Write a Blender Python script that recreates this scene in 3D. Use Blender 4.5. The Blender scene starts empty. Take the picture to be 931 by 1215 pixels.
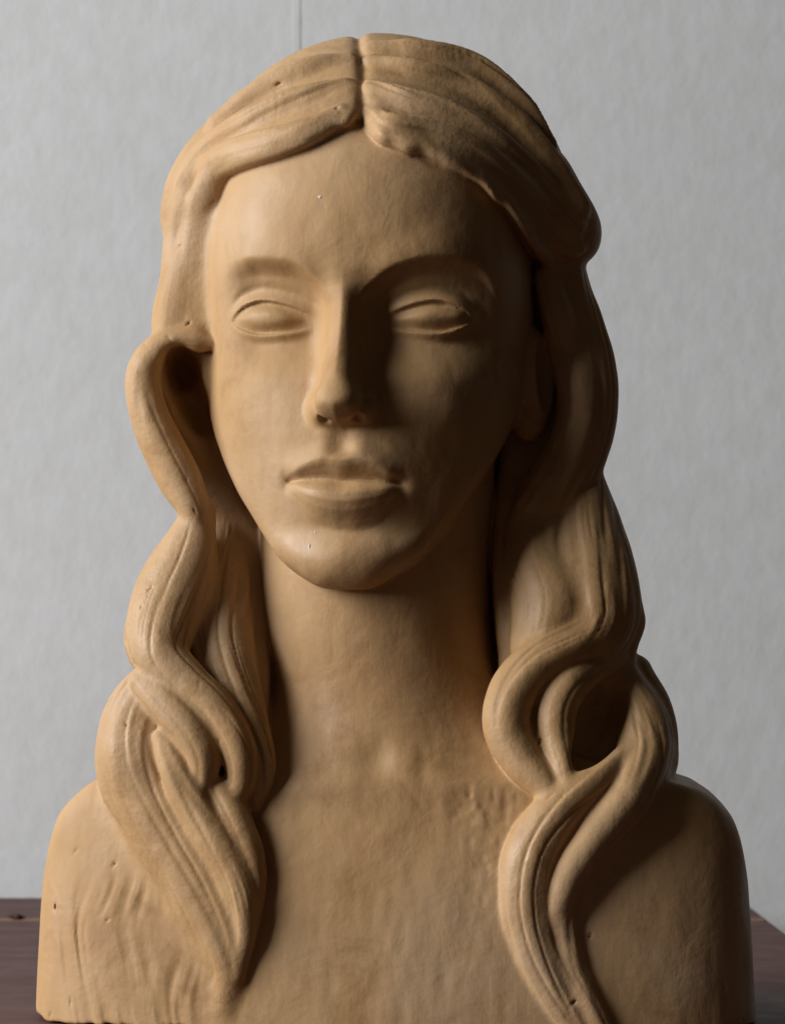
import bpy, math, random
import numpy as np

# ------------------------------------------------------------------ camera, world, light
U = 0.00036            # metres per design unit (one photo pixel at the face plane)
DIST = 4167.0          # camera distance in design units
HZ = 755.0             # photo row of the eye level of the camera
CXP = 465.5
TABLE_Z = -464.0       # table top below eye level, design units
Z0 = -TABLE_Z * U      # world height of eye level above the table top

scene = bpy.context.scene
cam_d = bpy.data.cameras.new('camera')
cam = bpy.data.objects.new('camera', cam_d)
scene.collection.objects.link(cam)
cam.location = (0, -DIST * U, Z0)
cam.rotation_euler = (math.radians(90), 0, 0)
cam_d.sensor_fit = 'VERTICAL'
cam_d.sensor_height = 24
cam_d.lens = 24 * DIST / 1215.0
cam_d.shift_y = (HZ - 607.5) / 1215.0
cam_d.clip_start = 0.05
cam_d.clip_end = 50
cam_d.dof.use_dof = True
cam_d.dof.focus_distance = DIST * U - 0.02
cam_d.dof.aperture_fstop = 16.0
scene.camera = cam

world = bpy.data.worlds.new('World')
scene.world = world
world.use_nodes = True
bg = world.node_tree.nodes['Background']
bg.inputs[0].default_value = (1.0, 0.80, 0.58, 1)
bg.inputs[1].default_value = 0.026

def area(name, loc, target, sx, sy, power, col):
    l = bpy.data.lights.new(name, 'AREA')
    l.shape = 'RECTANGLE'; l.size = sx; l.size_y = sy
    l.energy = power; l.color = col
    o = bpy.data.objects.new(name, l)
    scene.collection.objects.link(o)
    o.location = loc
    from mathutils import Vector
    o.rotation_euler = (Vector(target) - Vector(loc)).to_track_quat('-Z', 'Y').to_euler()
    return o

area('window_light', (-1.95, -0.62, 1.02), (0, 0.05, 0.20), 1.25, 1.35, 85, (0.985, 0.985, 1.0))

scene.view_settings.view_transform = 'Standard'
scene.view_settings.look = 'None'
scene.view_settings.exposure = 0
scene.view_settings.gamma = 1
scene.view_settings.use_curve_mapping = False

# ------------------------------------------------------------------ node helpers
def mat(name):
    m = bpy.data.materials.new(name); m.use_nodes = True
    nt = m.node_tree
    return m, nt, nt.nodes['Principled BSDF']

def N(nt, t, **kw):
    n = nt.nodes.new(t)
    for k, v in kw.items():
        if k in n.inputs: n.inputs[k].default_value = v
        else: setattr(n, k, v)
    return n

def L(nt, a, ao, b, bi): nt.links.new(a.outputs[ao], b.inputs[bi])

def ramp(nt, stops):
    r = N(nt, 'ShaderNodeValToRGB')
    cr = r.color_ramp
    while len(cr.elements) < len(stops): cr.elements.new(0.5)
    for e, (p, c) in zip(cr.elements, stops):
        e.position = p; e.color = (*c, 1) if len(c) == 3 else c
    return r

def clay_material(name, hair):
    m, nt, bs = mat(name)
    tc = N(nt, 'ShaderNodeTexCoord')
    n1 = N(nt, 'ShaderNodeTexNoise', Scale=9.0, Detail=5.0, Roughness=0.6)
    L(nt, tc, 'Object', n1, 'Vector')
    mp = N(nt, 'ShaderNodeMapping'); mp.inputs['Scale'].default_value = (110, 110, 24)
    L(nt, tc, 'Object', mp, 'Vector')
    n2 = N(nt, 'ShaderNodeTexNoise', Scale=1.0, Detail=4.0, Roughness=0.6)
    L(nt, mp, 'Vector', n2, 'Vector')
    r1 = ramp(nt, [(0.28, (0.375, 0.208, 0.084)), (0.46, (0.438, 0.264, 0.116)), (0.58, (0.458, 0.288, 0.143)), (0.74, (0.478, 0.326, 0.198))])
    L(nt, n1, 'Fac', r1, 'Fac')
    r2 = ramp(nt, [(0.25, (0.88, 0.86, 0.82)), (0.6, (1, 1, 1))])
    L(nt, n2, 'Fac', r2, 'Fac')
    mx = N(nt, 'ShaderNodeMix'); mx.data_type = 'RGBA'; mx.blend_type = 'MULTIPLY'
    mx.inputs[0].default_value = 0.7
    # old stains and blotches in the dried clay
    n4 = N(nt, 'ShaderNodeTexNoise', Scale=32.0, Detail=6.0, Roughness=0.7, Distortion=0.6)
    L(nt, tc, 'Object', n4, 'Vector')
    r4 = ramp(nt, [(0.30, (0.80, 0.74, 0.66)), (0.48, (1, 1, 1)), (0.66, (1.0, 1.0, 1.0)), (0.80, (1.06, 1.08, 1.12))])
    L(nt, n4, 'Fac', r4, 'Fac')
    mx0 = N(nt, 'ShaderNodeMix'); mx0.data_type = 'RGBA'; mx0.blend_type = 'MULTIPLY'; mx0.inputs[0].default_value = 1.0
    L(nt, r1, 'Color', mx0, 6); L(nt, r4, 'Color', mx0, 7)
    L(nt, mx0, 2, mx, 6); L(nt, r2, 'Color', mx, 7)
    L(nt, mx, 2, bs, 'Base Color')
    # gloss: rubbed patches of the dry clay are a little smoother
    n3 = N(nt, 'ShaderNodeTexNoise', Scale=22.0, Detail=3.0)
    L(nt, tc, 'Object', n3, 'Vector')
    r3 = ramp(nt, [(0.35, (0.46,) * 3), (0.7, (0.80,) * 3)])
    L(nt, n3, 'Fac', r3, 'Fac')
    L(nt, r3, 'Color', bs, 'Roughness')
    bs.inputs['Specular IOR Level'].default_value = 0.42
    # relief
    nb = N(nt, 'ShaderNodeTexNoise', Scale=150.0, Detail=5.0, Roughness=0.65)
    L(nt, tc, 'Object', nb, 'Vector')
    b1 = N(nt, 'ShaderNodeBump', Strength=0.20 if not hair else 0.42, Distance=0.0012)
    L(nt, nb, 'Fac', b1, 'Height')
    b2 = N(nt, 'ShaderNodeBump', Strength=0.18, Distance=0.0010)
    L(nt, n2, 'Fac', b2, 'Height'); L(nt, b1, 'Normal', b2, 'Normal')
    nm = N(nt, 'ShaderNodeTexNoise', Scale=48.0, Detail=3.0, Roughness=0.55, Distortion=0.4)
    L(nt, tc, 'Object', nm, 'Vector')
    b5 = N(nt, 'ShaderNodeBump', Strength=0.30, Distance=0.0022)
    L(nt, nm, 'Fac', b5, 'Height'); L(nt, b2, 'Normal', b5, 'Normal')
    b2 = b5
    # fine scratches left by tools and cloth
    ms = N(nt, 'ShaderNodeMapping'); ms.inputs['Scale'].default_value = (420, 420, 36); ms.inputs['Rotation'].default_value = (0.3, 0.5, 0.2)
    L(nt, tc, 'Object', ms, 'Vector')
    nsn = N(nt, 'ShaderNodeTexNoise', Scale=1.0, Detail=2.0, Distortion=0.8); L(nt, ms, 'Vector', nsn, 'Vector')
    rs = ramp(nt, [(0.60, (0, 0, 0)), (0.72, (1, 1, 1))]); L(nt, nsn, 'Fac', rs, 'Fac')
    b4 = N(nt, 'ShaderNodeBump', Strength=0.05, Distance=0.0006); b4.invert = True
    L(nt, rs, 'Color', b4, 'Height'); L(nt, b2, 'Normal', b4, 'Normal')
    last = b4
    L(nt, last, 'Normal', bs, 'Normal')
    return m

MAT_SKIN = clay_material('clay_smooth', False)
MAT_HAIR = clay_material('clay_combed', True)

# ------------------------------------------------------------------ implicit sculpture, all in design units
# X to the right, D towards the viewer, Z up from eye level
F32 = np.float32

def P(px, py, d):
    k = 1 - d / DIST
    return np.array([(px - CXP) * k, d, (HZ - py) * k])

def smin(a, b, k):
    h = np.clip(0.5 + 0.5 * (b - a) / k, 0, 1)
    return b + (a - b) * h - k * h * (1 - h)

def smax(a, b, k): return -smin(-a, -b, k)

def sst(e0, e1, x):
    t = np.clip((x - e0) / (e1 - e0), 0, 1)
    return t * t * (3 - 2 * t)

def gau(x, s): return np.exp(-0.5 * (x / s) ** 2)

def ellip(x, y, z, c, r):
    ax, ay, az = (x - c[0]) / r[0], (y - c[1]) / r[1], (z - c[2]) / r[2]
    k0 = np.sqrt(ax * ax + ay * ay + az * az) + 1e-6
    k1 = np.sqrt((ax / r[0]) ** 2 + (ay / r[1]) ** 2 + (az / r[2]) ** 2) + 1e-9
    return k0 * (k0 - 1) / k1

def catmull(pts, n):
    pts = np.asarray(pts, float)
    ext = np.vstack([2 * pts[0] - pts[1], pts, 2 * pts[-1] - pts[-2]])
    out = []
    for i in range(len(pts) - 1):
        p0, p1, p2, p3 = ext[i:i + 4]
        for t in np.linspace(0, 1, n, endpoint=False):
            out.append(0.5 * ((2 * p1) + (p2 - p0) * t + (2 * p0 - 5 * p1 + 4 * p2 - p3) * t * t + (3 * p1 - p0 - 3 * p2 + p3) * t ** 3))
    out.append(pts[-1])
    return np.array(out)

class Curve:
    def __init__(s, pts):
        c = catmull(sorted(pts), 24)
        o = np.argsort(c[:, 0]); s.x = c[o, 0]; s.y = c[o, 1]
    def __call__(s, x): return np.interp(x, s.x, s.y).astype(F32)

def vnoise(x, y, z, seed=0):
    xi, yi, zi = np.floor(x), np.floor(y), np.floor(z)
    fx, fy, fz = x - xi, y - yi, z - zi
    fx = fx * fx * (3 - 2 * fx); fy = fy * fy * (3 - 2 * fy); fz = fz * fz * (3 - 2 * fz)
    xi = xi.astype(np.int64); yi = yi.astype(np.int64); zi = zi.astype(np.int64)
    def h(a, b, c):
        n = (a * 73856093) ^ (b * 19349663) ^ (c * 83492791) ^ (seed * 2654435)
        n = (n ^ (n >> 13)) * 1274126177 & 0x7fffffff
        n = (n ^ (n >> 16)) * 60493 & 0x7fffffff
        return (n & 0xffff).astype(F32) / 65535.0
    r = 0
    for i in (0, 1):
        wx = fx if i else 1 - fx
        for j in (0, 1):
            wy = fy if j else 1 - fy
            for k in (0, 1):
                wz = fz if k else 1 - fz
                r = r + wx * wy * wz * h(xi + i, yi + j, zi + k)
    return (r * 2 - 1).astype(F32)

# ---- head frame: turned a little to the viewer's left
YAW = math.radians(9.5)
CY, SY = math.cos(YAW), math.sin(YAW)
HX, HZZ = -26.0, 380.0
def to_head(X, D, Z):
    dx, dd = X - HX, D + 150.0
    return dx * CY + dd * SY, -dx * SY + dd * CY, Z - HZZ
def from_head(x, f, z):
    return np.array([x * CY - f * SY + HX, x * SY + f * CY - 150.0, z + HZZ])

cA = Curve([(-420, 150), (-345, 186), (-322, 192), (-290, 196), (-245, 192), (-195, 199), (-150, 197), (-125, 193), (-60, 180), (15, 180), (60, 190), (110, 190), (160, 183), (220, 160), (270, 125), (330, 70)])
cW = Curve([(-420, 120), (-322, 155), (-275, 170), (-225, 181), (-185, 187), (-125, 193), (-60, 198), (0, 202), (60, 200), (120, 194), (200, 172), (260, 130), (330, 70)])
cN = Curve([(-420, 2.2), (-300, 2.1), (-200, 2.15), (-60, 2.35), (60, 2.5), (200, 2.3), (330, 2.1)])
cBrow = Curve([(-10, 6), (14, 10), (26, 25), (48, 43), (78, 56), (105, 61), (140, 60), (160, 48), (182, 12), (220, -40)])
cBrowL = Curve([(-10, 8), (14, 14), (30, 32), (50, 50), (72, 59), (118, 62), (155, 56), (185, 40), (220, 10)])
cSock = Curve([(0, 0), (18, 9), (32, 22), (50, 23), (90, 17), (130, 12), (155, 7), (180, 0), (220, 0)])
# eye opening, in x outwards from the middle line
cLidU = Curve([(14, -12), (29, -7), (42, -1), (60, 8), (85, 16), (108, 18.5), (127, 13), (139, 4), (145, -4), (160, -14)])
cLidL = Curve([(14, -2), (29, -6), (44, -12), (64, -17), (88, -20), (110, -20), (129, -15), (140, -9), (145, -4), (160, 4)])
# nose
cNF = Curve([(-140, 258), (-118, 259), (-104, 257), (-84, 248), (-40, 226), (0, 206), (30, 197), (60, 190), (90, 180)])
cNR = Curve([(-140, 18), (-112, 19), (-95, 19), (-70, 14), (-30, 10), (10, 11), (40, 16), (70, 22)])
cNB = Curve([(-140, 40), (-110, 40), (-80, 36), (-40, 31), (0, 25), (30, 26), (60, 36), (90, 46)])
# lips, x from the middle line (signed)
cMouth = Curve([(-90, -200), (-60, -197), (-42, -195), (-20, -195), (0, -198), (20, -196), (42, -197), (60, -200), (90, -203)])
cLipT = Curve([(-90, -199), (-60, -185), (-42, -176), (-20, -170), (0, -173), (20, -170), (42, -177), (60, -188), (90, -202)])
cLipB = Curve([(-90, -201), (-60, -214), (-42, -231), (-20, -241), (0, -244), (20, -243), (42, -235), (60, -219), (90, -204)])

def head_sdf(X, D, Z, want=False):
    x, f, z = to_head(X, D, Z)
    ax = np.abs(x)
    a, w, n = cA(z), cW(z), cN(z)
    aa = np.where(f > 0, a, 175.0)
    g = ((ax / w) ** n + (np.abs(f) / aa) ** n + 1e-9) ** (1.0 / n)
    r = np.sqrt(x * x + f * f)
    loft = r * (g - 1) / np.maximum(g, 0.15) * 0.95
    front = sst(10, 70, f)
    # ---- face relief
    d = np.zeros_like(x)
    zb = np.where(x < 0, cBrowL(ax), cBrow(ax))
    sock = cSock(ax) * np.where(x < 0, 1 - sst(105, 160, ax), 1.0) * sst(-9, 15, zb - z) * (1 - sst(18, 78, -z - 4))
    d -= sock
    d += 3 * gau((z - zb - 12) / 1.0, 16) * sst(15, 60, ax) * (1 - sst(120, 175, ax))      # brow ridge
    d += 8 * gau(ax - 112, 46) * gau(z + 88, 48)                                          # cheek bones
    d -= 6 * gau(ax - 105, 32) * gau(z + 190, 45)                                         # hollow beside the mouth
    d += 5 * gau(x, 34) * gau(z + 284, 27)                                                # chin
    d -= 5 * gau(x, 46) * gau(z + 254, 11)                                                # fold under the lip
    d += 7 * gau(x, 62) * gau(z + 190, 40)                                                # mouth mound
    # lips
    zm, zt, zl = cMouth(x), cLipT(x), cLipB(x)
    e = np.clip(1 - (np.abs(x) / 71.0) ** 2.4, 0, 1) ** 0.75
    hu = np.maximum(zt - zm, 3.0); hl = np.maximum(zm - zl, 3.0)
    tu = (z - zm) / hu; tl = (zm - z) / hl
    up = np.interp(tu, [-0.2, 0, 0.2, 0.7, 0.9, 1.0], [0, -8, -6.5, 3.5, 6, 6.5])
    up = np.where(tu > 1, 6.5 * (1 - sst(-3, 24, z - zt)), up)
    lo = np.interp(tl, [-0.2, 0, 0.08, 0.2, 0.32, 0.5, 0.75, 1.0], [0, -8, -4, 5, 11, 14, 12, 6])
    lo = np.where(tl > 1, 6 * (1 - sst(-2, 15, zl - z)) , lo)
    d += np.where(tu >= 0, up, lo * np.where(lo > 0, e ** 0.5, 1.0)) * e
    d -= 2 * gau(z - zm, 4.5) * e
    # philtrum
    ph = sst(-172, -160, z) * (1 - sst(-140, -126, z))
    d += (-4 * gau(x, 11) + 1.5 * gau(ax - 20, 9)) * ph
    # corners of the mouth
    for sx, zc in ((-66, -197), (66, -201)):
        d -= 6 * gau(x - sx, 7) * gau(z - zc, 8)
    loft = loft - d * front
    # ---- cranium and jaw
    loft = smax(loft, (z - 235) * 0.8, 60)
    cran = ellip(x, f, z, (0, -25, 112), (184, 205, 200))
    h = smin(loft, cran, 30)
    zj = -325 + 0.42 * np.maximum(0, 165 - f) + 0.0043 * ax ** 2 * sst(0, 60, ax)
    h = smax(h, (zj - z) * 0.85, 32)
    # ---- eyelids and eyes
    for s in (-1, 1):
        ball = ellip(x, f, z, (s * 88, 118, 0), (63, 47, 42))
        xe = x * s
        zu, zl2 = cLidU(xe) - (3.0 if s > 0 else 0.0) * sst(29, 60, xe) * (1 - sst(120, 144, xe)), cLidL(xe)
        ins = np.minimum(zu - z, z - zl2)
        on = sst(25, 46, xe) * (1 - sst(132, 152, xe))
        ball = ball - on * (1.2 * gau(z - zu - 6, 5) + 1.6 * gau(z - zl2 + 6, 5))
        ball = ball + 7.0 * (1 - (0.65 if s > 0 else 0.3) * sst(105, 142, xe)) * 1.1 * sst(-2.2, 2.2, ins) - 3.0 * sst(0, 18, ins) - 4.0 * gau(xe - 84, 24) * sst(0, 15, ins)
        h = smin(h, ball, 6)
        h = h + 1.4 * gau(z - zu - 17, 3.6) * on * sst(60, 110, f)
    # ---- nose
    Fz, wr, wb = cNF(z), cNR(z), cNB(z)
    Bz = 168.0
    t = np.clip((Fz - f) / np.maximum(Fz - Bz, 20), 0, 1.6)
    side = (ax - (wr + (wb - wr) * t ** 1.25)) * 0.86
    nose = smax(side, (f - Fz) * 0.93, 18)
    nose = smin(nose, ellip(x, f, z, (0, 232, -107), (24, 25, 20)), 12)
    zbot = np.interp(f, [150, 190, 215, 240, 262], [-134, -134, -132, -127, -114]) + 0.22 * ax
    nose = smax(nose, (zbot - z) * 0.95, 9)
    nose = smax(nose, (z - 70) * 0.5, 30)
    h = smin(h, nose, 15)
    for s in (-1, 1):
        ala = ellip(x, f, z, (s * 29 + 2, 194, -111), (13, 24, 16))
        h = smin(h, ala, 13)
        h = smax(h, -ellip(x, f, z, (s * 20 + 2, 218, -127), (6, 12, 7)), 5)
    # ---- ears
    for s in (-1, 1):
        ear = ellip(x, f, z, (s * 200, 8, -72), (26, 38, 68))
        ear = smax(ear, -ellip(x, f, z, (s * 222, 26, -62), (16, 22, 44)), 8)
        lobe = ellip(x, f, z, (s * 196, 18, -122), (16, 18, 20))
        h = smin(h, smin(ear, lobe, 12), 8)
    return h

cNeckX = Curve([(-300, 0), (-100, -6), (0, -20), (100, -24), (200, -20), (400, -20)])
cNeckR = Curve([(-400, 150), (-180, 150), (-100, 144), (0, 140), (80, 141), (200, 142), (400, 140)])
cTopL = Curve([(0, -60), (120, -88), (190, -124), (260, -146), (320, -160), (365, -176), (398, -204), (415, -232), (432, -300), (445, -360), (460, -420)])
cSideW = Curve([(-480, 436), (-350, 430), (-250, 424), (-150, 418), (0, 418)])
cChest = Curve([(-480, 62), (-400, 56), (-300, 44), (-220, 26), (-150, 2), (-80, -30), (0, -60)])

def torso_sdf(X, D, Z):
    xc = X - 2
    ax = np.abs(xc)
    # neck
    nx = xc - cNeckX(Z)
    nr = cNeckR(Z)
    lean = -128 + 0.06 * Z
    rr = np.sqrt(nx ** 2 + ((D - lean) * 1.12) ** 2)
    neck = rr - nr
    neck = smax(neck, Z - 330, 20)
    # shoulders: rounded block, cut through the upper arms
    w = cSideW(Z)
    fd = cChest(Z) - 0.00028 * ax ** 2 + 0.075 * np.clip(xc, -420, 420)
    cd = -150.0
    g = ((ax / w) ** 6.0 + (np.abs(D - cd) / np.where(D > cd, fd - cd, 150.0)) ** 6.0 + 1e-9) ** (1 / 6.0)
    r = np.sqrt(xc * xc + (D - cd) ** 2)
    blk = r * (g - 1) / np.maximum(g, 0.15)
    blk = np.where(np.abs(D - fd) < 60, np.minimum(blk, blk), blk)
    top = (Z - cTopL(ax) + 0.0011 * (D + 110) ** 2) * 0.8
    blk = smax(blk, top, 24 + 66 * sst(270, 120, ax))
    blk = smax(blk, (TABLE_Z + 0.5 - Z), 5)
    t = smin(neck, blk, 62)
    # collar bones and the pit of the neck
    t = t - 5 * gau(Z + 172 + 0.06 * ax, 13) * gau(ax - 100, 55) * sst(-60, -10, D)
    t = t - 1.5 * gau(xc - 14, 12) * gau(Z + 156, 16) * sst(-80, -30, D)
    t = t + 6 * gau(xc + 22, 17) * gau(Z + 146, 19) * sst(-80, -30, D)
    t = smax(t, (TABLE_Z + 0.5 - Z), 4)
    t = smax(t, (16 - 0.5 * (X + 440) - (Z - TABLE_Z) + 3 * vnoise(X / 12, D / 20, Z / 12, 19)) * 0.85, 3)
    return t

SLITS = []
def body_core(X, D, Z):
    return smin(head_sdf(X, D, Z), torso_sdf(X, D, Z), 10)

def gouges(X, D, Z):
    """modelling-tool strokes pressed into the left shoulder and rough clay on the chest"""
    m = sst(-200, -240, Z) * sst(-205, -235, X) * sst(-120, -60, D) * (1 - sst(-420, -400, -X) * 0)
    m = m * sst(-262, -335, Z)
    q = X + 0.16 * Z + vnoise(X / 60, D / 200, Z / 90, 3) * 20
    g = vnoise(q / 10.0, Z / 75, Z * 0, 41) + 0.6 * vnoise(q / 6.0, Z / 50, Z * 0, 42)
    amp = np.clip(2.3 + 2.6 * vnoise(X / 45, D / 90, Z / 60, 8), 0.3, 4.5)
    out = -m * amp * np.clip(g, -0.9, 0.35)
    # crumbly clay where the long lock meets the chest
    cx = 118 - 0.10 * (Z + 200)
    m2 = gau(X - cx, 26) * sst(-340, -300, Z) * sst(-165, -195, Z) * sst(-60, -20, D) + 0.8 * gau(X - 95, 26) * gau(Z + 205, 20)
    n = vnoise(X / 15, D / 15, Z / 22, 43) + 0.5 * vnoise(X / 7, D / 7, Z / 10, 44) + 0.4 * vnoise(X / 30, D / 30, Z / 30, 45)
    return out + m2 * 1.8 * sst(0.0, 1.0, n) - m2 * 1.0 * sst(0.1, 0.9, -n)

def body_sdf(X, D, Z):
    b = body_core(X, D, Z)
    low = sst(-60, -140, Z)
    b = b + low * (0.8 * vnoise(X / 30, D / 30, Z / 80, 1) + 0.4 * vnoise(X / 12, D / 12, Z / 40, 2))
    b = b + (1 - low) * (0.8 * vnoise(X / 34, D / 34, Z / 44, 5) + 0.3 * vnoise(X / 14, D / 14, Z / 22, 6))
    b = b + gouges(X, D, Z)
    return b

def surf_d(px, py, start=260.0):
    """depth at which the line of sight through a photo pixel meets the figure without its hair"""
    ds = np.arange(start, -330, -2.0)
    k = 1 - ds / DIST
    v = body_core(((px - CXP) * k).astype(F32), ds.astype(F32), ((HZ - py) * k).astype(F32))
    i = np.argmax(v < 0)
    return float(ds[i]) if v[i] < 0 else None

# ---- hair strands: control points (photo column, photo row, depth, radius); depth 's+12' is proud of the skin by 12
class Strand:
    def __init__(s, part, pts, flat=1.0, ridges=7, amp=2.0, seed=0, twist=0.0):
        P3 = []
        for (px, py, d, r) in pts:
            t_ = min(max((py - 890) / 70.0, 0), 1)
            d += 0.07 * (px - CXP) * t_
            d = d - r * flat                       # given: depth of the front of the strand
            q = P(px, py, d)
            P3.append((q[0], q[1], q[2], r))
        c = catmull(P3, 12)
        s.c = c[:, :3]; s.r = np.maximum(c[:, 3], 1.5)
        s.part, s.flat, s.n, s.amp, s.seed, s.twist = part, flat, ridges, amp, seed, twist
        T = np.gradient(s.c, axis=0); T /= np.linalg.norm(T, axis=1)[:, None] + 1e-9
        s.T = T
        sd = np.cross(T, np.array([0, 1.0, 0.0])); sd /= np.linalg.norm(sd, axis=1)[:, None] + 1e-9
        s.S = sd
        s.Q = np.cross(sd, T)
        seg = np.linalg.norm(np.diff(s.c, axis=0), axis=1)
        s.len = np.concatenate([[0], np.cumsum(seg)])
        m = s.r.max() + 26
        s.coarse = list(range(0, len(s.c), 5)) + [len(s.c) - 1]
        s.reach = 18 + 3.0 * seg.max() + np.abs(np.diff(s.r)).max() * 3
        s.lo = s.c.min(0) - m; s.hi = s.c.max(0) + m
    def eval(s, X, D, Z):
        n = X.shape[0]
        best = np.full(n, 1e6, F32); bt = np.zeros(n, F32); ba = np.zeros(n, F32); br = np.ones(n, F32)
        for i in range(len(s.c) - 1):
            a, b = s.c[i], s.c[i + 1]
            ab = b - a; l2 = ab @ ab + 1e-9
            px, pd, pz = X - F32(a[0]), D - F32(a[1]), Z - F32(a[2])
            hh = np.clip((px * F32(ab[0]) + pd * F32(ab[1]) + pz * F32(ab[2])) / F32(l2), 0, 1)
            r = F32(s.r[i]) + hh * F32(s.r[i + 1] - s.r[i])
            qx, qd, qz = px - hh * F32(ab[0]), pd - hh * F32(ab[1]), pz - hh * F32(ab[2])
            S, Q = s.S[i] + 0, s.Q[i] + 0
            S2, Q2 = s.S[i + 1], s.Q[i + 1]
            u = qx * (S[0] + hh * (S2[0] - S[0])) + qd * (S[1] + hh * (S2[1] - S[1])) + qz * (S[2] + hh * (S2[2] - S[2]))
            v = qx * (Q[0] + hh * (Q2[0] - Q[0])) + qd * (Q[1] + hh * (Q2[1] - Q[1])) + qz * (Q[2] + hh * (Q2[2] - Q[2]))
            w2 = np.maximum(qx * qx + qd * qd + qz * qz - u * u - v * v, 0)
            dist = (np.sqrt(u * u + (v / F32(s.flat)) ** 2 + w2) - r) * F32(min(1.0, s.flat ** 0.5))
            k = dist < best
            best = np.where(k, dist, best)
            bt = np.where(k, F32(s.len[i]) + hh * F32(s.len[i + 1] - s.len[i]), bt)
            ba = np.where(k, np.arctan2(u, v / F32(s.flat)), ba)
            br = np.where(k, r, br)
        if s.amp:
            o = np.zeros_like(bt) + s.seed * 1.7
            al = ba * br
            n1 = vnoise(al / 15, bt / 230, o, s.seed); n2 = vnoise(al / 8, bt / 120, o, s.seed + 5)
            gr = 0.55 * n1 - 0.8 * (1 - sst(0.0, 0.34, np.abs(n1))) - 0.5 * (1 - sst(0.0, 0.4, np.abs(n2))) * sst(-0.1, 0.4, vnoise(al / 40, bt / 70, o, s.seed + 9))
            best = best - s.amp * 1.5 * np.clip(br / 22.0, 0.15, 1.0) * gr
        return best, bt, ba * br

STR = []
def S(part, pts, **kw): STR.append(Strand(part, pts, seed=len(STR) * 3 + 1, **kw))

CL, CR, LL, LR, BK = 1, 2, 3, 4, 5     # crown halves, long locks, hair at the back

# left side: temple hair, loop round the ear, long waves
S(LL, [(226, 236, -86, 20), (218, 280, -98, 24), (216, 330, -90, 27), (210, 372, -80, 30), (204, 402, -70, 24)], amp=0.4)
S(LL, [(262, 196, -58, 16), (247, 226, -64, 19), (238, 268, -82, 22), (232, 330, -86, 28), (230, 372, -80, 30), (228, 400, -68, 20)], flat=0.6, amp=0.2)
S(LL, [(250, 406, -66, 10), (226, 404, -62, 17), (196, 412, -60, 21), (174, 438, -56, 23), (173, 476, -52, 23), (190, 522, -46, 26), (212, 566, -38, 27), (230, 604, -36, 20), (238, 640, -42, 12)], amp=1.0)
S(LL, [(236, 610, -45, 20), (222, 660, -30, 36), (205, 705, -15, 46), (192, 745, 0, 42), (192, 778, 10, 32), (220, 810, 18, 27), (254, 842, 26, 25), (279, 882, 32, 23), (286, 920, 34, 19), (277, 952, 30, 10)], flat=0.85, amp=1.2)
S(LL, [(264, 640, -92, 30), (256, 700, -60, 46), (256, 760, -30, 48), (274, 818, -6, 38), (294, 868, 8, 28), (306, 912, 20, 22), (300, 955, 22, 12)], flat=0.85, amp=1.5)
S(LL, [(172, 808, 0, 18), (198, 836, 22, 24), (226, 868, 34, 24), (242, 902, 38, 20), (240, 940, 36, 12)], amp=0.9)
S(LL, [(190, 806, -15, 30), (168, 850, -5, 46), (164, 893, 10, 50), (178, 938, 26, 50), (208, 994, 42, 50), (240, 1050, 54, 46), (264, 1105, 60, 36), (275, 1150, 58, 22), (268, 1192, 48, 6)], flat=0.8, amp=1.4)
S(LL, [(190, 872, 14, 8), (206, 908, 34, 17), (228, 950, 50, 23), (258, 1000, 60, 26), (283, 1052, 68, 22), (291, 1105, 64, 15), (281, 1158, 54, 7)], amp=1.6)
S(LL, [(262, 940, 36, 20), (281, 978, 50, 20), (298, 1022, 56, 17), (304, 1068, 54, 11), (299, 1112, 46, 5)], amp=1.6)

# right side
S(LR, [(668, 305, -106, 24), (674, 345, -96, 28), (684, 390, -90, 34), (694, 440, -80, 38), (695, 490, -76, 38), (682, 540, -70, 38), (658, 588, -62, 38), (632, 632, -66, 28), (612, 660, -80, 14)], amp=1.4)
S(LR, [(650, 330, -86, 18), (662, 376, -74, 22), (672, 412, -78, 24), (684, 450, -70, 26), (686, 495, -68, 26), (670, 542, -62, 28), (644, 586, -58, 28), (618, 620, -70, 16)], amp=1.2)
S(LR, [(692, 572, -90, 26), (694, 628, -56, 46), (702, 690, -18, 56), (704, 735, -5, 54), (684, 764, 4, 36), (645, 782, 14, 24)], amp=1.4)
S(LR, [(640, 590, -82, 38), (642, 660, -46, 54), (655, 720, -6, 54), (645, 770, 6, 42)], amp=1.4)
S(LR, [(715, 752, -16, 26), (676, 766, 10, 28), (636, 788, 22, 29), (608, 824, 28, 30), (602, 866, 32, 28), (621, 904, 36, 24), (648, 934, 38, 18), (658, 958, 36, 9)], amp=1.0)
S(LR, [(726, 782, -34, 20), (700, 792, -6, 24), (674, 812, 16, 26), (660, 842, 24, 25), (661, 880, 30, 21), (669, 912, 36, 15), (672, 936, 36, 8)], flat=0.8, amp=0.9)
S(LR, [(732, 802, -45, 24), (757, 850, -15, 34), (762, 895, 10, 35), (744, 945, 34, 29), (706, 993, 48, 25), (675, 1040, 56, 21), (661, 1085, 54, 17), (668, 1128, 46, 8)], amp=1.3)
S(LR, [(750, 802, -70, 26), (771, 850, -50, 30), (774, 900, -30, 30), (760, 950, 0, 26), (726, 1000, 24, 21), (697, 1048, 34, 15), (687, 1096, 34, 8)], amp=1.2)
S(LR, [(748, 893, 5, 14), (706, 926, 34, 24), (666, 960, 46, 31), (634, 1008, 56, 35), (624, 1062, 60, 34), (632, 1115, 62, 33), (654, 1168, 62, 30), (692, 1230, 58, 22)], flat=0.8, amp=1.4)
S(LR, [(672, 1066, 44, 12), (668, 1100, 52, 18), (676, 1145, 56, 20), (698, 1190, 58, 18), (720, 1235, 56, 12)], amp=1.5)

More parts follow.
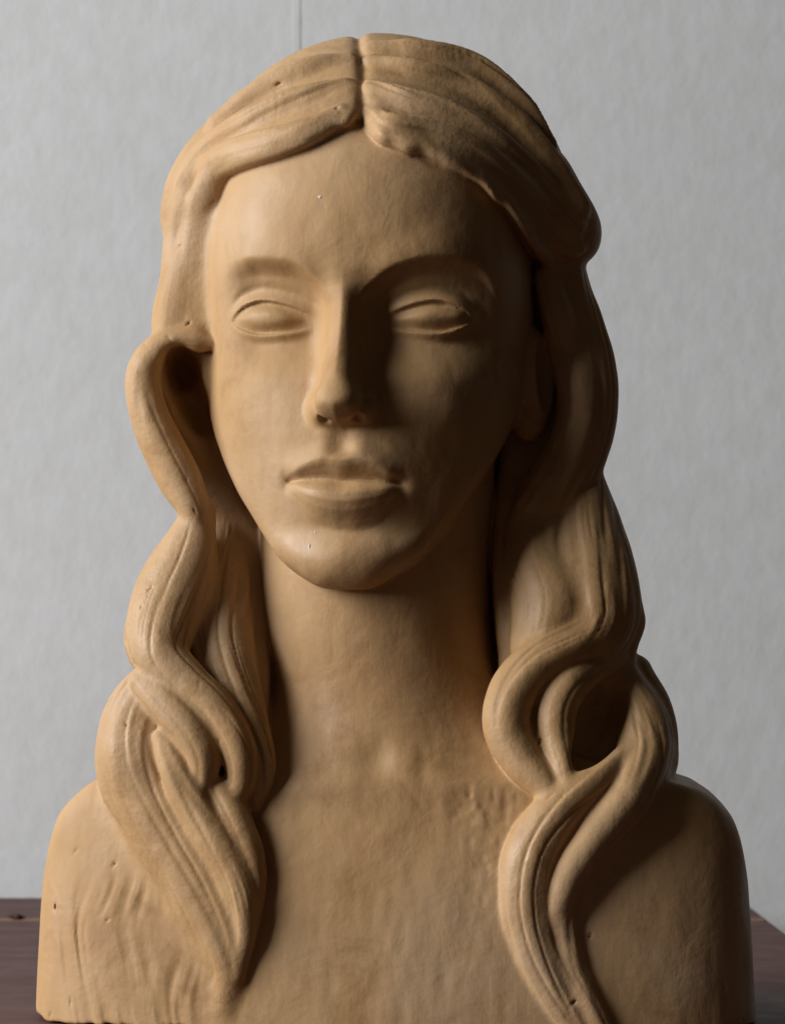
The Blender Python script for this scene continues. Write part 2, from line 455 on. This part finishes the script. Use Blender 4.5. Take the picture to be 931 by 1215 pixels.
S(LR, [(690, 790, -26, 26), (636, 812, -4, 26), (628, 850, 4, 24), (644, 900, 18, 20)], flat=0.8, amp=0.6)

# solid clay behind the waves: outlines drawn on the photo rows, with real thickness in depth
class Slab:
    def __init__(s, part, pts, dref, fr, back):
        c = catmull([P(x, y, dref)[[0, 2]] for x, y in pts + pts[:1]], 3)[:-1]
        s.c = c; s.part = part; s.back = back
        s.fr = Curve([(P(0, y, dref)[2], d) for y, d in fr])
        s.lo = c.min(0) - 40; s.hi = c.max(0) + 40
    def eval(s, X, D, Z):
        best = np.full(len(X), 1e9, F32); ins = np.zeros(len(X), bool)
        n = len(s.c)
        for i in range(n):
            a, b = s.c[i].astype(F32), s.c[(i + 1) % n].astype(F32)
            ab = b - a
            h = np.clip(((X - a[0]) * ab[0] + (Z - a[1]) * ab[1]) / (ab @ ab + 1e-6), 0, 1)
            best = np.minimum(best, (X - a[0] - h * ab[0]) ** 2 + (Z - a[1] - h * ab[1]) ** 2)
            c1 = (Z >= a[1]) != (Z >= b[1])
            xi = a[0] + (Z - a[1]) / (ab[1] if abs(ab[1]) > 1e-6 else 1e-6) * ab[0]
            ins ^= c1 & (X < xi)
        sd = np.where(ins, -1, 1) * np.sqrt(best)
        sd = np.maximum(sd, -60) + 0.55 * np.maximum(0, -165 - D) + 2 * vnoise(X / 30, D / 14, Z / 60, 27) * sst(-130, -180, D)
        f = smax(sd, (D - s.fr(Z)) * 0.9, 18)
        return smax(f, s.back - D, 50)

SLABS = [
    Slab(LL, [(232, 290), (204, 300), (192, 350), (178, 400), (162, 425), (158, 450), (166, 495), (192, 556), (214, 606), (217, 640), (192, 672), (157, 722), (148, 755), (156, 785), (170, 806), (150, 828), (124, 876), (121, 915), (140, 960), (200, 990), (300, 960), (318, 910), (322, 830), (322, 760), (320, 700), (318, 630), (290, 580), (270, 500), (270, 420), (270, 330)],
         -120, [(280, -120), (360, -125), (420, -92), (470, -96), (530, -100), (600, -100), (680, -98), (760, -78), (850, -34), (1000, -6)], -300),
    Slab(LR, [(630, 300), (690, 316), (696, 340), (702, 375), (727, 435), (732, 488), (716, 546), (708, 572), (720, 612), (739, 672), (759, 722), (761, 745), (752, 772), (754, 802), (787, 866), (798, 905), (770, 950), (700, 960), (620, 915), (590, 870), (590, 800), (584, 720), (582, 640), (590, 560), (600, 480), (610, 380)],
         -120, [(280, -120), (360, -130), (430, -135), (500, -125), (560, -108), (640, -82), (720, -55), (780, -50), (850, -40), (1000, -40)], -300),
]

# swept-back crown hair: parameters of the combed lines
def comb(X, D, Z):
    dx, dz = X + 30, Z - 310
    rho = np.sqrt(dx * dx + dz * dz * 0.92)
    v = rho - 0.30 * (D + 60) + 16 * np.abs(dx) / 200.0
    t = np.arctan2(dx, dz) * 260
    return v, t

def crown_sdf(X, D, Z):
    """the two halves of hair lying on the skull, parted in the middle"""
    x, f, z = to_head(X, D, Z)
    sk = smin(ellip(X, D, Z, (-34, -168, 486), (222, 188, 250)), ellip(X, D, Z, (-6, -170, 486), (234, 188, 250)), 16)
    skin = ellip(x, f, z, (0, -25, 112), (184, 205, 200))
    fr = head_front(x, f, z)
    base = smin(smin(skin, fr, 30) - 19, sk, 14)
    base = smax(base, (395 - Z) * 0.8, 24)
    v, t = comb(X, D, Z)
    lft = sst(10, -10, X - partx(Z))
    wob = vnoise(v / 20, t / 330, np.zeros_like(v), 61) * 0.8 + vnoise(v / 10, t / 240, np.zeros_like(v) + 3.3, 62) * 0.45
    big = vnoise(v / 40, t / 420, np.zeros_like(v) + 8.1, 63)
    base = base - (1.6 + 1.6 * (1 - lft)) * wob - (2.0 + 4.5 * (1 - lft)) * big
    # rolls at the ends, above the temples
    for (px, py, d, r) in ((262, 176, -125, 34), (240, 205, -125, 34), (224, 235, -128, 31), (216, 266, -132, 24),
                           (600, 176, -120, 44), (640, 222, -112, 44), (668, 262, -114, 40), (682, 284, -122, 29)):
        q = P(px, py, d); base = smin(base, np.sqrt((X - q[0]) ** 2 + (D - q[1]) ** 2 + (Z - q[2]) ** 2) - r, 26)
    hl = cHair(X) + 3 * vnoise(X / 17, Z * 0, Z * 0, 71)
    fore = (hl - Z) * 0.8
    fore = smin(fore, (D + 125) * -1.0 * -1.0, 10)
    base = smax(base, fore, 17)
    # the parting: a furrow that opens towards the forehead
    gap = 1.0 + 7 * sst(650, 598, Z)
    dp = np.abs(X - partx(Z) - 4 * vnoise(Z / 40, Z * 0, Z * 0, 72))
    furrow = smax((dp - gap) * 0.7, -(base + 7), 8)
    base = smax(base, -furrow, 12)
    return base, lft

def partx(Z): return -33.0 - 0.05 * (Z - 600)

def head_front(x, f, z):
    a, w, n = cA(z), cW(z), cN(z)
    aa = np.where(f > 0, a, 175.0)
    g = ((np.abs(x) / w) ** n + (np.abs(f) / aa) ** n + 1e-9) ** (1.0 / n)
    r = np.sqrt(x * x + f * f)
    return smax(r * (g - 1) / np.maximum(g, 0.15) * 0.95, (z - 235) * 0.8, 60)

cHair = Curve([(-330, 430), (-285, 440), (-262, 466), (-250, 498), (-232, 535), (-195, 556), (-140, 568), (-90, 588), (-50, 604), (-38, 605), (-20, 586), (10, 571), (50, 560), (95, 540), (135, 506), (168, 464), (190, 446), (230, 436), (300, 434)])

def back_sdf(X, D, Z):
    b = ellip(X, D, Z, (-12, -215, 420), (196, 130, 250))
    b2 = ellip(X, D, Z, (-6, -215, 130), (205, 100, 330))
    b = smin(b, b2, 60)
    return b + 1.6 * np.sin(X / 6.0 + 2 * vnoise(X / 60, D / 60, Z / 90, 17))

def crown_d(px, py):
    ds = np.arange(120, -330, -2.0); k = 1 - ds / DIST
    v, _ = crown_sdf(((px - CXP) * k).astype(F32), ds.astype(F32), ((HZ - py) * k).astype(F32))
    i = int(np.argmax(v < 0))
    return float(ds[i]) if v[i] < 0 else -165.0
def SC(part, pts, up, **kw):
    S(part, [(x, y, crown_d(x, y) + (up if i else -3), r) for i, (x, y, r) in enumerate(pts)], **kw)
SC(CL, [(404, 136, 10), (366, 156, 17), (318, 172, 20), (272, 186, 20), (240, 210, 19), (224, 246, 16), (212, 286, 9)], 4, flat=0.7, amp=1.0)
SC(CL, [(408, 104, 12), (358, 124, 24), (302, 150, 26), (256, 180, 24), (226, 218, 18)], 3, flat=0.5, amp=1.0)
SC(CL, [(412, 74, 12), (360, 92, 24), (306, 120, 25), (262, 152, 20)], 3, flat=0.5, amp=1.0)
SC(CR, [(436, 138, 12), (462, 152, 21), (505, 160, 23), (560, 182, 23), (608, 222, 24), (648, 266, 24), (680, 292, 14)], 6, flat=0.6, amp=2.4)
SC(CR, [(440, 106, 12), (480, 122, 21), (535, 140, 22), (592, 176, 22), (640, 224, 23), (676, 266, 20)], 6, flat=0.55, amp=2.7)
SC(CR, [(442, 78, 12), (490, 88, 21), (548, 106, 22), (606, 146, 22), (650, 198, 21), (684, 246, 18)], 6, flat=0.55, amp=2.7)
SC(CR, [(446, 58, 9), (500, 64, 18), (560, 82, 20), (612, 122, 19), (648, 172, 14)], 5, flat=0.55, amp=2.2)

PITS = []
def pits_cut(X, D, Z, h):
    for (c, ax, r, dep) in PITS:
        m = (np.abs(X - c[0]) < 26) & (np.abs(Z - c[2]) < 26) & (np.abs(D - c[1]) < 26)
        if not m.any(): continue
        x, d, z = X[m] - c[0], D[m] - c[1], Z[m] - c[2]
        ca, sa = math.cos(ax), math.sin(ax)
        u, v = x * ca + z * sa, -x * sa + z * ca
        e = (np.sqrt((u / r) ** 2 + (v / (r * 0.28)) ** 2 + (d / dep) ** 2 + 1e-6) - 1) * r * 0.35
        h[m] = smax(h[m], -e, 2.0)
    return h

def full_sdf(X, D, Z, want=False):
    body = body_sdf(X, D, Z)
    cr, lft = crown_sdf(X, D, Z)
    bk = back_sdf(X, D, Z)
    hair = {CL: cr + 40 * (lft < 0.5), CR: cr + 40 * (lft >= 0.5), BK: bk, LL: np.full_like(X, 900), LR: np.full_like(X, 900)}
    for s in SLABS:
        idx = np.nonzero((X > s.lo[0]) & (X < s.hi[0]) & (Z > s.lo[1]) & (Z < s.hi[1]))[0]
        if len(idx): hair[s.part][idx] = s.eval(X[idx], D[idx], Z[idx])
    best = np.full_like(X, 900); flow = np.zeros((len(X), 3), F32)
    for s in STR:
        m = ((X > s.lo[0]) & (X < s.hi[0]) & (D > s.lo[1]) & (D < s.hi[1]) & (Z > s.lo[2]) & (Z < s.hi[2]))
        idx = np.nonzero(m)[0]
        if not len(idx): continue
        near = np.zeros(len(idx), bool)
        xs, dd, zs = X[idx], D[idx], Z[idx]
        for i in s.coarse:
            c = s.c[i]
            near |= (xs - F32(c[0])) ** 2 + (dd - F32(c[1])) ** 2 + (zs - F32(c[2])) ** 2 < F32((s.r[i] + s.reach) ** 2)
        idx = idx[near]
        if not len(idx): continue
        v, t, a = s.eval(X[idx], D[idx], Z[idx])
        cur = hair[s.part][idx]
        hair[s.part][idx] = smin(cur, v, 6.5)
        if want:
            b = v < best[idx]
            j = idx[b]
            best[j] = v[b]; flow[j, 0] = t[b]; flow[j, 1] = a[b]; flow[j, 2] = s.seed * 37.0
    # hollows: under the loop by the ear, and inside the curl on the shoulder
    for part, c, r, sl in ((LL, P(216, 440, -92), (21, 66, 30), 0.1), (LL, P(230, 482, -88), (22, 52, 42), 0.35), (LL, P(256, 536, -74), (20, 36, 44), 0.45),
                           (LR, P(716, 848, -16), (28, 44, 42), -0.35), (LR, P(702, 884, 2), (24, 40, 36), -0.55)):
        idx = np.nonzero((np.abs(X - c[0]) < 90) & (np.abs(Z - c[2]) < 110) & (D > c[1] - 130))[0]
        if len(idx):
            e = ellip(X[idx] - c[0] + sl * (Z[idx] - c[2]), D[idx] - c[1], Z[idx] - c[2], (0, 0, 0), r)
            hair[part][idx] = smax(hair[part][idx], -e, 14)
    h = smin(smin(np.minimum(hair[CL], hair[CR]), smin(hair[LL], hair[LR], 4.0), 8.0), hair[BK], 8.0)
    h = h + 0.45 * vnoise(X / 22, D / 22, Z / 22, 23)
    kk = 4.0 + 20 * sst(-190, -260, X + 0.35 * (Z + 300)) * sst(-170, -230, Z) + 16 * sst(-190, -215, X) * sst(355, 385, Z) * sst(530, 500, Z)
    f = smin(body, h, kk)
    f = smax(f, TABLE_Z + 0.5 - Z, 3.0)
    if PITS: f = pits_cut(X, D, Z, f)
    if not want: return f
    stack = np.stack([body - 0.5, hair[CL], hair[CR], hair[LL], hair[LR], hair[BK]])
    lab = np.argmin(stack, 0)
    # where no strand is near, comb the hair by position
    far = best > 30
    flow[far, 0] = Z[far]; flow[far, 1] = X[far]; flow[far, 2] = D[far]
    cw = (lab == CL) | (lab == CR)
    v, t = comb(X, D, Z)
    flow[cw, 0] = t[cw]; flow[cw, 1] = v[cw]; flow[cw, 2] = 0
    return f, lab, flow

def add_pits():
    rnd = random.Random(5)
    spots = [(45, 1078, 9), (66, 1076, 8), (72, 1079, 4), (128, 1092, 7), (84, 1188, 10), (60, 1205, 8), (188, 1036, 6), (136, 1026, 7), (90, 1010, 8),
             (57, 1004, 6), (222, 568, 9), (240, 568, 6), (231, 606, 7), (172, 408, 7), (224, 384, 8), (200, 400, 6), (252, 240, 9), (214, 292, 7),
             (330, 100, 12), (400, 128, 8), (640, 880, 9), (652, 945, 8), (667, 945, 6),
             (240, 575, 16), (874, 1062, 7), (880, 1210, 7), (858, 1170, 6), (700, 1110, 7), (680, 1190, 8),
             (168, 862, 7), (182, 868, 5), (150, 860, 5), (236, 812, 6), (190, 905, 6), (260, 880, 5), (178, 700, 7), (168, 720, 5)]
    for (px, py, r) in spots:
        ds = np.arange(200, -300, -1.5); k = 1 - ds / DIST
        v = full_sdf(((px - CXP) * k).astype(F32), ds.astype(F32), ((HZ - py) * k).astype(F32))
        i = int(np.argmax(v < 0))
        if v[i] < 0:
            PITS.append((P(px, py, ds[i]), rnd.uniform(0.5, 2.2), r * rnd.uniform(0.35, 0.6), rnd.uniform(1.2, 3.0)))
add_pits()

# ------------------------------------------------------------------ surface extraction on nested grids
VOX = 2.3
def extract(vox):
    lo = np.array([-462, -345, TABLE_Z - 8]); hi = np.array([462, 135, 745])
    c1 = vox * 8
    n1 = np.ceil((hi - lo) / c1).astype(int) + 1
    ax = [lo[i] + c1 * np.arange(n1[i]) + c1 * 0.5 - vox * 0.5 for i in range(3)]
    G = np.stack(np.meshgrid(*ax, indexing='ij'), -1).reshape(-1, 3).astype(F32)
    v = full_sdf(G[:, 0], G[:, 1], G[:, 2])
    fine = np.repeat(np.repeat(np.repeat(v.reshape(n1), 8, 0), 8, 1), 8, 2).astype(F32)
    # middle level, cells of 2 voxels
    act = np.nonzero(np.abs(v) < c1 * 1.35)[0]
    bi = np.stack(np.unravel_index(act, n1), -1)
    off = np.stack(np.meshgrid(*[np.arange(4)] * 3, indexing='ij'), -1).reshape(-1, 3)
    cells = (bi[:, None, :] * 4 + off[None]).reshape(-1, 3)
    p = (lo + cells * (vox * 2) + vox * 0.5).astype(F32)
    v2 = np.empty(len(p), F32)
    for s in range(0, len(p), 400000):
        q = p[s:s + 400000]; v2[s:s + 400000] = full_sdf(q[:, 0], q[:, 1], q[:, 2])
    for dx in (0, 1):
        for dy in (0, 1):
            for dz in (0, 1):
                fine[cells[:, 0] * 2 + dx, cells[:, 1] * 2 + dy, cells[:, 2] * 2 + dz] = v2
    a2 = np.abs(v2) < vox * 3.4
    cells = cells[a2]
    off = np.stack(np.meshgrid(*[np.arange(2)] * 3, indexing='ij'), -1).reshape(-1, 3)
    vx = (cells[:, None, :] * 2 + off[None]).reshape(-1, 3)
    p = (lo + vx * vox).astype(F32)
    for s in range(0, len(p), 400000):
        q = p[s:s + 400000]; w = vx[s:s + 400000]
        fine[w[:, 0], w[:, 1], w[:, 2]] = full_sdf(q[:, 0], q[:, 1], q[:, 2])
    # surface nets
    ins = fine < 0
    nx, ny, nz = fine.shape
    cs = np.zeros((nx - 1, ny - 1, nz - 1), np.uint8)
    for a in (0, 1):
        for b in (0, 1):
            for c in (0, 1):
                cs += ins[a:nx - 1 + a, b:ny - 1 + b, c:nz - 1 + c]
    surf = (cs > 0) & (cs < 8)
    ci = np.stack(np.nonzero(surf), -1)
    vid = np.full(surf.shape, -1, np.int32); vid[surf] = np.arange(len(ci))
    acc = np.zeros((len(ci), 3)); cnt = np.zeros(len(ci))
    corners = [(a, b, c) for a in (0, 1) for b in (0, 1) for c in (0, 1)]
    for i0 in range(8):
        for i1 in range(i0 + 1, 8):
            A, B = np.array(corners[i0]), np.array(corners[i1])
            if np.abs(A - B).sum() != 1: continue
            fa = fine[ci[:, 0] + A[0], ci[:, 1] + A[1], ci[:, 2] + A[2]]
            fb = fine[ci[:, 0] + B[0], ci[:, 1] + B[1], ci[:, 2] + B[2]]
            m = (fa < 0) != (fb < 0)
            t = np.where(m, fa / np.where(m, fa - fb, 1), 0)
            acc[m] += (A + t[:, None] * (B - A))[m]; cnt[m] += 1
    verts = lo + (ci + acc / cnt[:, None]) * vox
    quads = []
    for axis in range(3):
        sl0 = [slice(1, -1)] * 3; sl1 = [slice(1, -1)] * 3
        sl0[axis] = slice(0, -1); sl1[axis] = slice(1, None)
        a, b = ins[tuple(sl0)], ins[tuple(sl1)]
        e = np.nonzero(a != b)
        flip = a[e]
        idx = np.stack(e, -1)
        base = idx.copy()
        for k in range(3):
            if k != axis: base[:, k] += 1
        u, w = [(1, 2), (2, 0), (0, 1)][axis]
        def g(du, dw):
            q = base.copy(); q[:, u] -= du; q[:, w] -= dw
            return vid[q[:, 0], q[:, 1], q[:, 2]]
        qd = np.stack([g(1, 1), g(0, 1), g(0, 0), g(1, 0)], -1)
        qd[~flip] = qd[~flip][:, ::-1]
        quads.append(qd)
    quads = np.concatenate(quads)
    quads = quads[(quads >= 0).all(1)]
    # pull the vertices onto the exact surface
    verts = verts.astype(F32)
    for it in range(1):
        e = F32(0.7)
        vi = np.nonzero(verts[:, 1] > -215)[0]
        X, D, Z = verts[vi, 0].copy(), verts[vi, 1].copy(), verts[vi, 2].copy()
        f0 = full_sdf(X, D, Z)
        g = np.stack([full_sdf(X + e, D, Z) - f0, full_sdf(X, D + e, Z) - f0, full_sdf(X, D, Z + e) - f0], -1) / e
        g2 = np.maximum((g ** 2).sum(1), 0.25)
        step = np.clip(-f0 / g2, -1.2, 1.2)
        verts[vi] += g * step[:, None] * 0.9
    return verts, quads

verts, quads = extract(VOX)
_, lab, flow = full_sdf(verts[:, 0].copy(), verts[:, 1].copy(), verts[:, 2].copy(), True)
# eyes and lips are told apart on the face
hx, hf, hz = to_head(verts[:, 0], verts[:, 1], verts[:, 2])
ex = np.abs(hx)
eye = (lab == 0) & (hf > 60) & (hz < cLidU(ex) - 0.5) & (hz > cLidL(ex) + 0.5) & (ex > 29) & (ex < 146)
lips = (lab == 0) & (hf > 120) & (hz < cLipT(hx)) & (hz > cLipB(hx)) & (np.abs(hx) < 66)
lab = lab.astype(np.int32)
lab[eye & (hx < 0)] = 6; lab[eye & (hx >= 0)] = 7; lab[lips] = 8

# keep only the connected outer shell is not needed: hidden inner pockets do not occur
wv = np.stack([verts[:, 0], -verts[:, 1], verts[:, 2] - TABLE_Z], -1).astype(np.float64) * U

def normals(v, q):
    a = v[q[:, 2]] - v[q[:, 0]]; b = v[q[:, 3]] - v[q[:, 1]]
    n = np.cross(a, b)
    out = np.zeros_like(v)
    for k in range(4):
        for c in range(3): out[:, c] += np.bincount(q[:, k], n[:, c], len(v))
    return out / (np.linalg.norm(out, axis=1)[:, None] + 1e-12)
quads = quads[:, ::-1]
vn = normals(wv, quads)
if (vn[np.argmax(wv[:, 2])][2]) < 0:
    quads = quads[:, ::-1]; vn = -vn

def link(o, parent=None):
    scene.collection.objects.link(o)
    if parent: o.parent = parent
    return o

BASE = np.array([0, 0.045, 0.0])
bust = bpy.data.objects.new('clay_bust', None)
bust.empty_display_size = 0.05
bust.location = BASE
link(bust)
bust['label'] = 'ochre clay bust of a young woman with long wavy hair parted in the middle'
bust['category'] = 'bust'

# majority label for each face
ql = np.sort(lab[quads], axis=1)
qlab = np.where(ql[:, 1] == ql[:, 2], ql[:, 1], ql[:, 0])
def piece(name, code, material, parent, label=None):
    qs = quads[qlab == code]
    if not len(qs): return None
    used, inv = np.unique(qs, return_inverse=True)
    inv = inv.reshape(-1, 4)
    me = bpy.data.meshes.new(name)
    me.vertices.add(len(used)); me.vertices.foreach_set('co', (wv[used] - BASE).ravel())
    me.loops.add(inv.size); me.loops.foreach_set('vertex_index', inv.ravel().astype(np.int32))
    me.polygons.add(len(inv)); me.polygons.foreach_set('loop_start', np.arange(0, inv.size, 4, dtype=np.int32))
    at = me.attributes.new('flow', 'FLOAT_VECTOR', 'POINT')
    at.data.foreach_set('vector', flow[used].ravel().astype(np.float32))
    me.materials.append(material)
    me.update(calc_edges=True); me.validate()
    me.shade_smooth()
    me.normals_split_custom_set_from_vertices(vn[used].tolist())
    o = bpy.data.objects.new(name, me)
    link(o, parent)
    if label: o['label'] = label
    return o

body = piece('figure', 0, MAT_SKIN, bust, 'smooth face, neck and shoulders cut through the upper arms')
piece('eye', 6, MAT_SKIN, body); piece('eye', 7, MAT_SKIN, body)
piece('lips', 8, MAT_SKIN, body)
piece('hair_crown', 1, MAT_HAIR, bust, 'smooth swept half of the hair with a rolled edge')
piece('hair_crown', 2, MAT_HAIR, bust, 'coarser combed half of the hair with a bulging end')
piece('hair_lock', 3, MAT_HAIR, bust, 'wavy lock looped over the ear, tapering to a pointed tip')
piece('hair_lock', 4, MAT_HAIR, bust, 'wavy lock with a hollow curl on the shoulder')
piece('back_hair', 5, MAT_HAIR, bust)
mw, ntw, bsw = mat('pale_speck'); bsw.inputs['Base Color'].default_value = (0.66, 0.66, 0.64, 1); bsw.inputs['Roughness'].default_value = 0.5
for (px, py, w, hgt) in ((380, 234, 3.0, 2.0), (367, 650, 1.3, 4.2), (374, 632, 1.2, 1.6)):
    ds = np.arange(200, -100, -0.5); k = 1 - ds / DIST
    vv = full_sdf(((px - CXP) * k).astype(F32), ds.astype(F32), ((HZ - py) * k).astype(F32))
    q = P(px, py, ds[int(np.argmax(vv < 0))])
    import bmesh
    bm = bmesh.new(); bmesh.ops.create_icosphere(bm, subdivisions=2, radius=1)
    for v in bm.verts:
        w2 = 1 + 0.25 * math.sin(7 * v.co.x + 5 * v.co.z)
        v.co = (v.co.x * w * U * w2, v.co.y * 1.0 * U, v.co.z * hgt * U * w2)
    me = bpy.data.meshes.new('speck'); bm.to_mesh(me); bm.free(); me.materials.append(mw); me.shade_smooth()
    o = bpy.data.objects.new('speck', me); link(o, body)
    o.location = (q[0] * U - BASE[0], -q[1] * U - BASE[1], (q[2] - TABLE_Z) * U)
print('verts', len(verts), 'quads', len(quads))

# ------------------------------------------------------------------ table and wall
def box_mesh(name, x0, x1, y0, y1, z0, z1, material, bev=0.003):
    import bmesh
    bm = bmesh.new()
    bmesh.ops.create_cube(bm, size=1)
    for v in bm.verts:
        v.co.x = x0 if v.co.x < 0 else x1
        v.co.y = y0 if v.co.y < 0 else y1
        v.co.z = z0 if v.co.z < 0 else z1
    bmesh.ops.bevel(bm, geom=bm.edges[:], offset=bev, segments=2, affect='EDGES')
    me = bpy.data.meshes.new(name); bm.to_mesh(me); bm.free()
    me.materials.append(material)
    return bpy.data.objects.new(name, me)

m, nt, bs = mat('brown_paint')
tc = N(nt, 'ShaderNodeTexCoord')
mp = N(nt, 'ShaderNodeMapping'); mp.inputs['Scale'].default_value = (6, 40, 40)
L(nt, tc, 'Object', mp, 'Vector')
n1 = N(nt, 'ShaderNodeTexNoise', Scale=1.0, Detail=6.0, Roughness=0.65); L(nt, mp, 'Vector', n1, 'Vector')
n2 = N(nt, 'ShaderNodeTexNoise', Scale=30.0, Detail=5.0, Roughness=0.7); L(nt, tc, 'Object', n2, 'Vector')
r1 = ramp(nt, [(0.3, (0.070, 0.030, 0.024)), (0.6, (0.098, 0.045, 0.036)), (0.8, (0.12, 0.060, 0.048))])
L(nt, n1, 'Fac', r1, 'Fac'); L(nt, r1, 'Color', bs, 'Base Color')
bs.inputs['Specular IOR Level'].default_value = 0.22
r2 = ramp(nt, [(0.3, (0.5,) * 3), (0.7, (0.72,) * 3)]); L(nt, n2, 'Fac', r2, 'Fac'); L(nt, r2, 'Color', bs, 'Roughness')
bp = N(nt, 'ShaderNodeBump', Strength=0.2, Distance=0.001); L(nt, n2, 'Fac', bp, 'Height'); L(nt, bp, 'Normal', bs, 'Normal')
MAT_TABLE = m

table = bpy.data.objects.new('table', None); link(table)
table.location = (0, 0.3, -0.75)
table['label'] = 'dark brown painted wooden table under the bust'
table['category'] = 'table'
XR = 617 * U; XL = -0.75
YB = 2070 * U
seam = (464 / 338 * DIST - DIST) * U
def tpart(o):
    o.parent = table
    o.location = (-table.location.x, -table.location.y, -table.location.z)
    return link(o)
edges = [YB, seam, seam - 0.60, seam - 0.92]
for i in range(3):
    tpart(box_mesh('plank', XL, XR, edges[i + 1] + 0.0012, edges[i] - 0.0012, -0.028, 0.0, MAT_TABLE, 0.0022))
for x in (XL + 0.06, XR - 0.06):
    for y in (edges[3] + 0.07, YB - 0.07):
        tpart(box_mesh('leg', x - 0.03, x + 0.03, y - 0.03, y + 0.03, -0.75, -0.0285, MAT_TABLE, 0.004))

m2, nt2, bs2 = mat('bare_wood'); bs2.inputs['Base Color'].default_value = (0.22, 0.12, 0.07, 1); bs2.inputs['Roughness'].default_value = 0.6
tpart(box_mesh('worn_edge', XL + 0.004, XR - 0.004, seam + 0.001, seam + 0.013, -0.02, 0.0006, m2, 0.0004))
m3, nt3, bs3 = mat('dark_chip'); bs3.inputs['Base Color'].default_value = (0.035, 0.014, 0.008, 1); bs3.inputs['Roughness'].default_value = 0.7
import bmesh
bm = bmesh.new(); bmesh.ops.create_icosphere(bm, subdivisions=3, radius=1)
rr = random.Random(3)
for v in bm.verts:
    k = 1 + 0.12 * math.sin(5 * v.co.x + 1) + 0.1 * math.sin(9 * v.co.y + 4 * v.co.z)
    v.co.x *= 0.0052 * k; v.co.y *= 0.0030 * k
    v.co.z = v.co.z * 0.0017 * k * (1 - 0.3 * abs(v.co.x) / 0.0052)
me = bpy.data.meshes.new('wood_chip'); bm.to_mesh(me); bm.free(); me.materials.append(m3); me.shade_smooth()
chip = bpy.data.objects.new('wood_chip', me); link(chip)
chip.location = ((19 - CXP) * (1 + seam / U / DIST) * U, seam + 0.006, 0.0021); chip.rotation_euler = (0, 0.06, 0.15)
chip['label'] = 'tiny dark brown chip lying on the table seam beside the bust'; chip['category'] = 'chip'

m, nt, bs = mat('plaster')
tc = N(nt, 'ShaderNodeTexCoord')
n1 = N(nt, 'ShaderNodeTexNoise', Scale=3.0, Detail=4.0, Roughness=0.6); L(nt, tc, 'Object', n1, 'Vector')
mp = N(nt, 'ShaderNodeMapping'); mp.inputs['Scale'].default_value = (75, 75, 52); L(nt, tc, 'Object', mp, 'Vector')
n2 = N(nt, 'ShaderNodeTexNoise', Scale=1.0, Detail=5.0, Roughness=0.6); L(nt, mp, 'Vector', n2, 'Vector')
r1 = ramp(nt, [(0.3, (0.575, 0.583, 0.58)), (0.7, (0.62, 0.627, 0.622))]); L(nt, n1, 'Fac', r1, 'Fac')
r2 = ramp(nt, [(0.35, (0.945, 0.945, 0.94)), (0.62, (1, 1, 1))]); L(nt, n2, 'Fac', r2, 'Fac')
mx = N(nt, 'ShaderNodeMix'); mx.data_type = 'RGBA'; mx.blend_type = 'MULTIPLY'; mx.inputs[0].default_value = 1
L(nt, r1, 'Color', mx, 6); L(nt, r2, 'Color', mx, 7); L(nt, mx, 2, bs, 'Base Color')
bs.inputs['Roughness'].default_value = 0.9
bp = N(nt, 'ShaderNodeBump', Strength=0.15, Distance=0.004); L(nt, n2, 'Fac', bp, 'Height'); L(nt, bp, 'Normal', bs, 'Normal')
MAT_WALL = m
WY = YB + 0.05
wall = box_mesh('wall', -2.2, 2.2, WY, WY + 0.1, -0.75, 2.0, MAT_WALL, 0.003)
wall['kind'] = 'structure'
link(wall)
kw = 1 + WY / U / DIST
sx = (352 - CXP) * kw * U
link(box_mesh('seam', sx - 0.0024, sx + 0.0024, WY - 0.0004, WY + 0.002, Z0 + (HZ - 62) * kw * U, 1.95, MAT_WALL, 0.0002), wall)
floor = box_mesh('floor', -2.2, 2.2, -2.2, WY - 0.002, -0.80, -0.751, MAT_TABLE, 0.003)
floor['kind'] = 'structure'
link(floor)
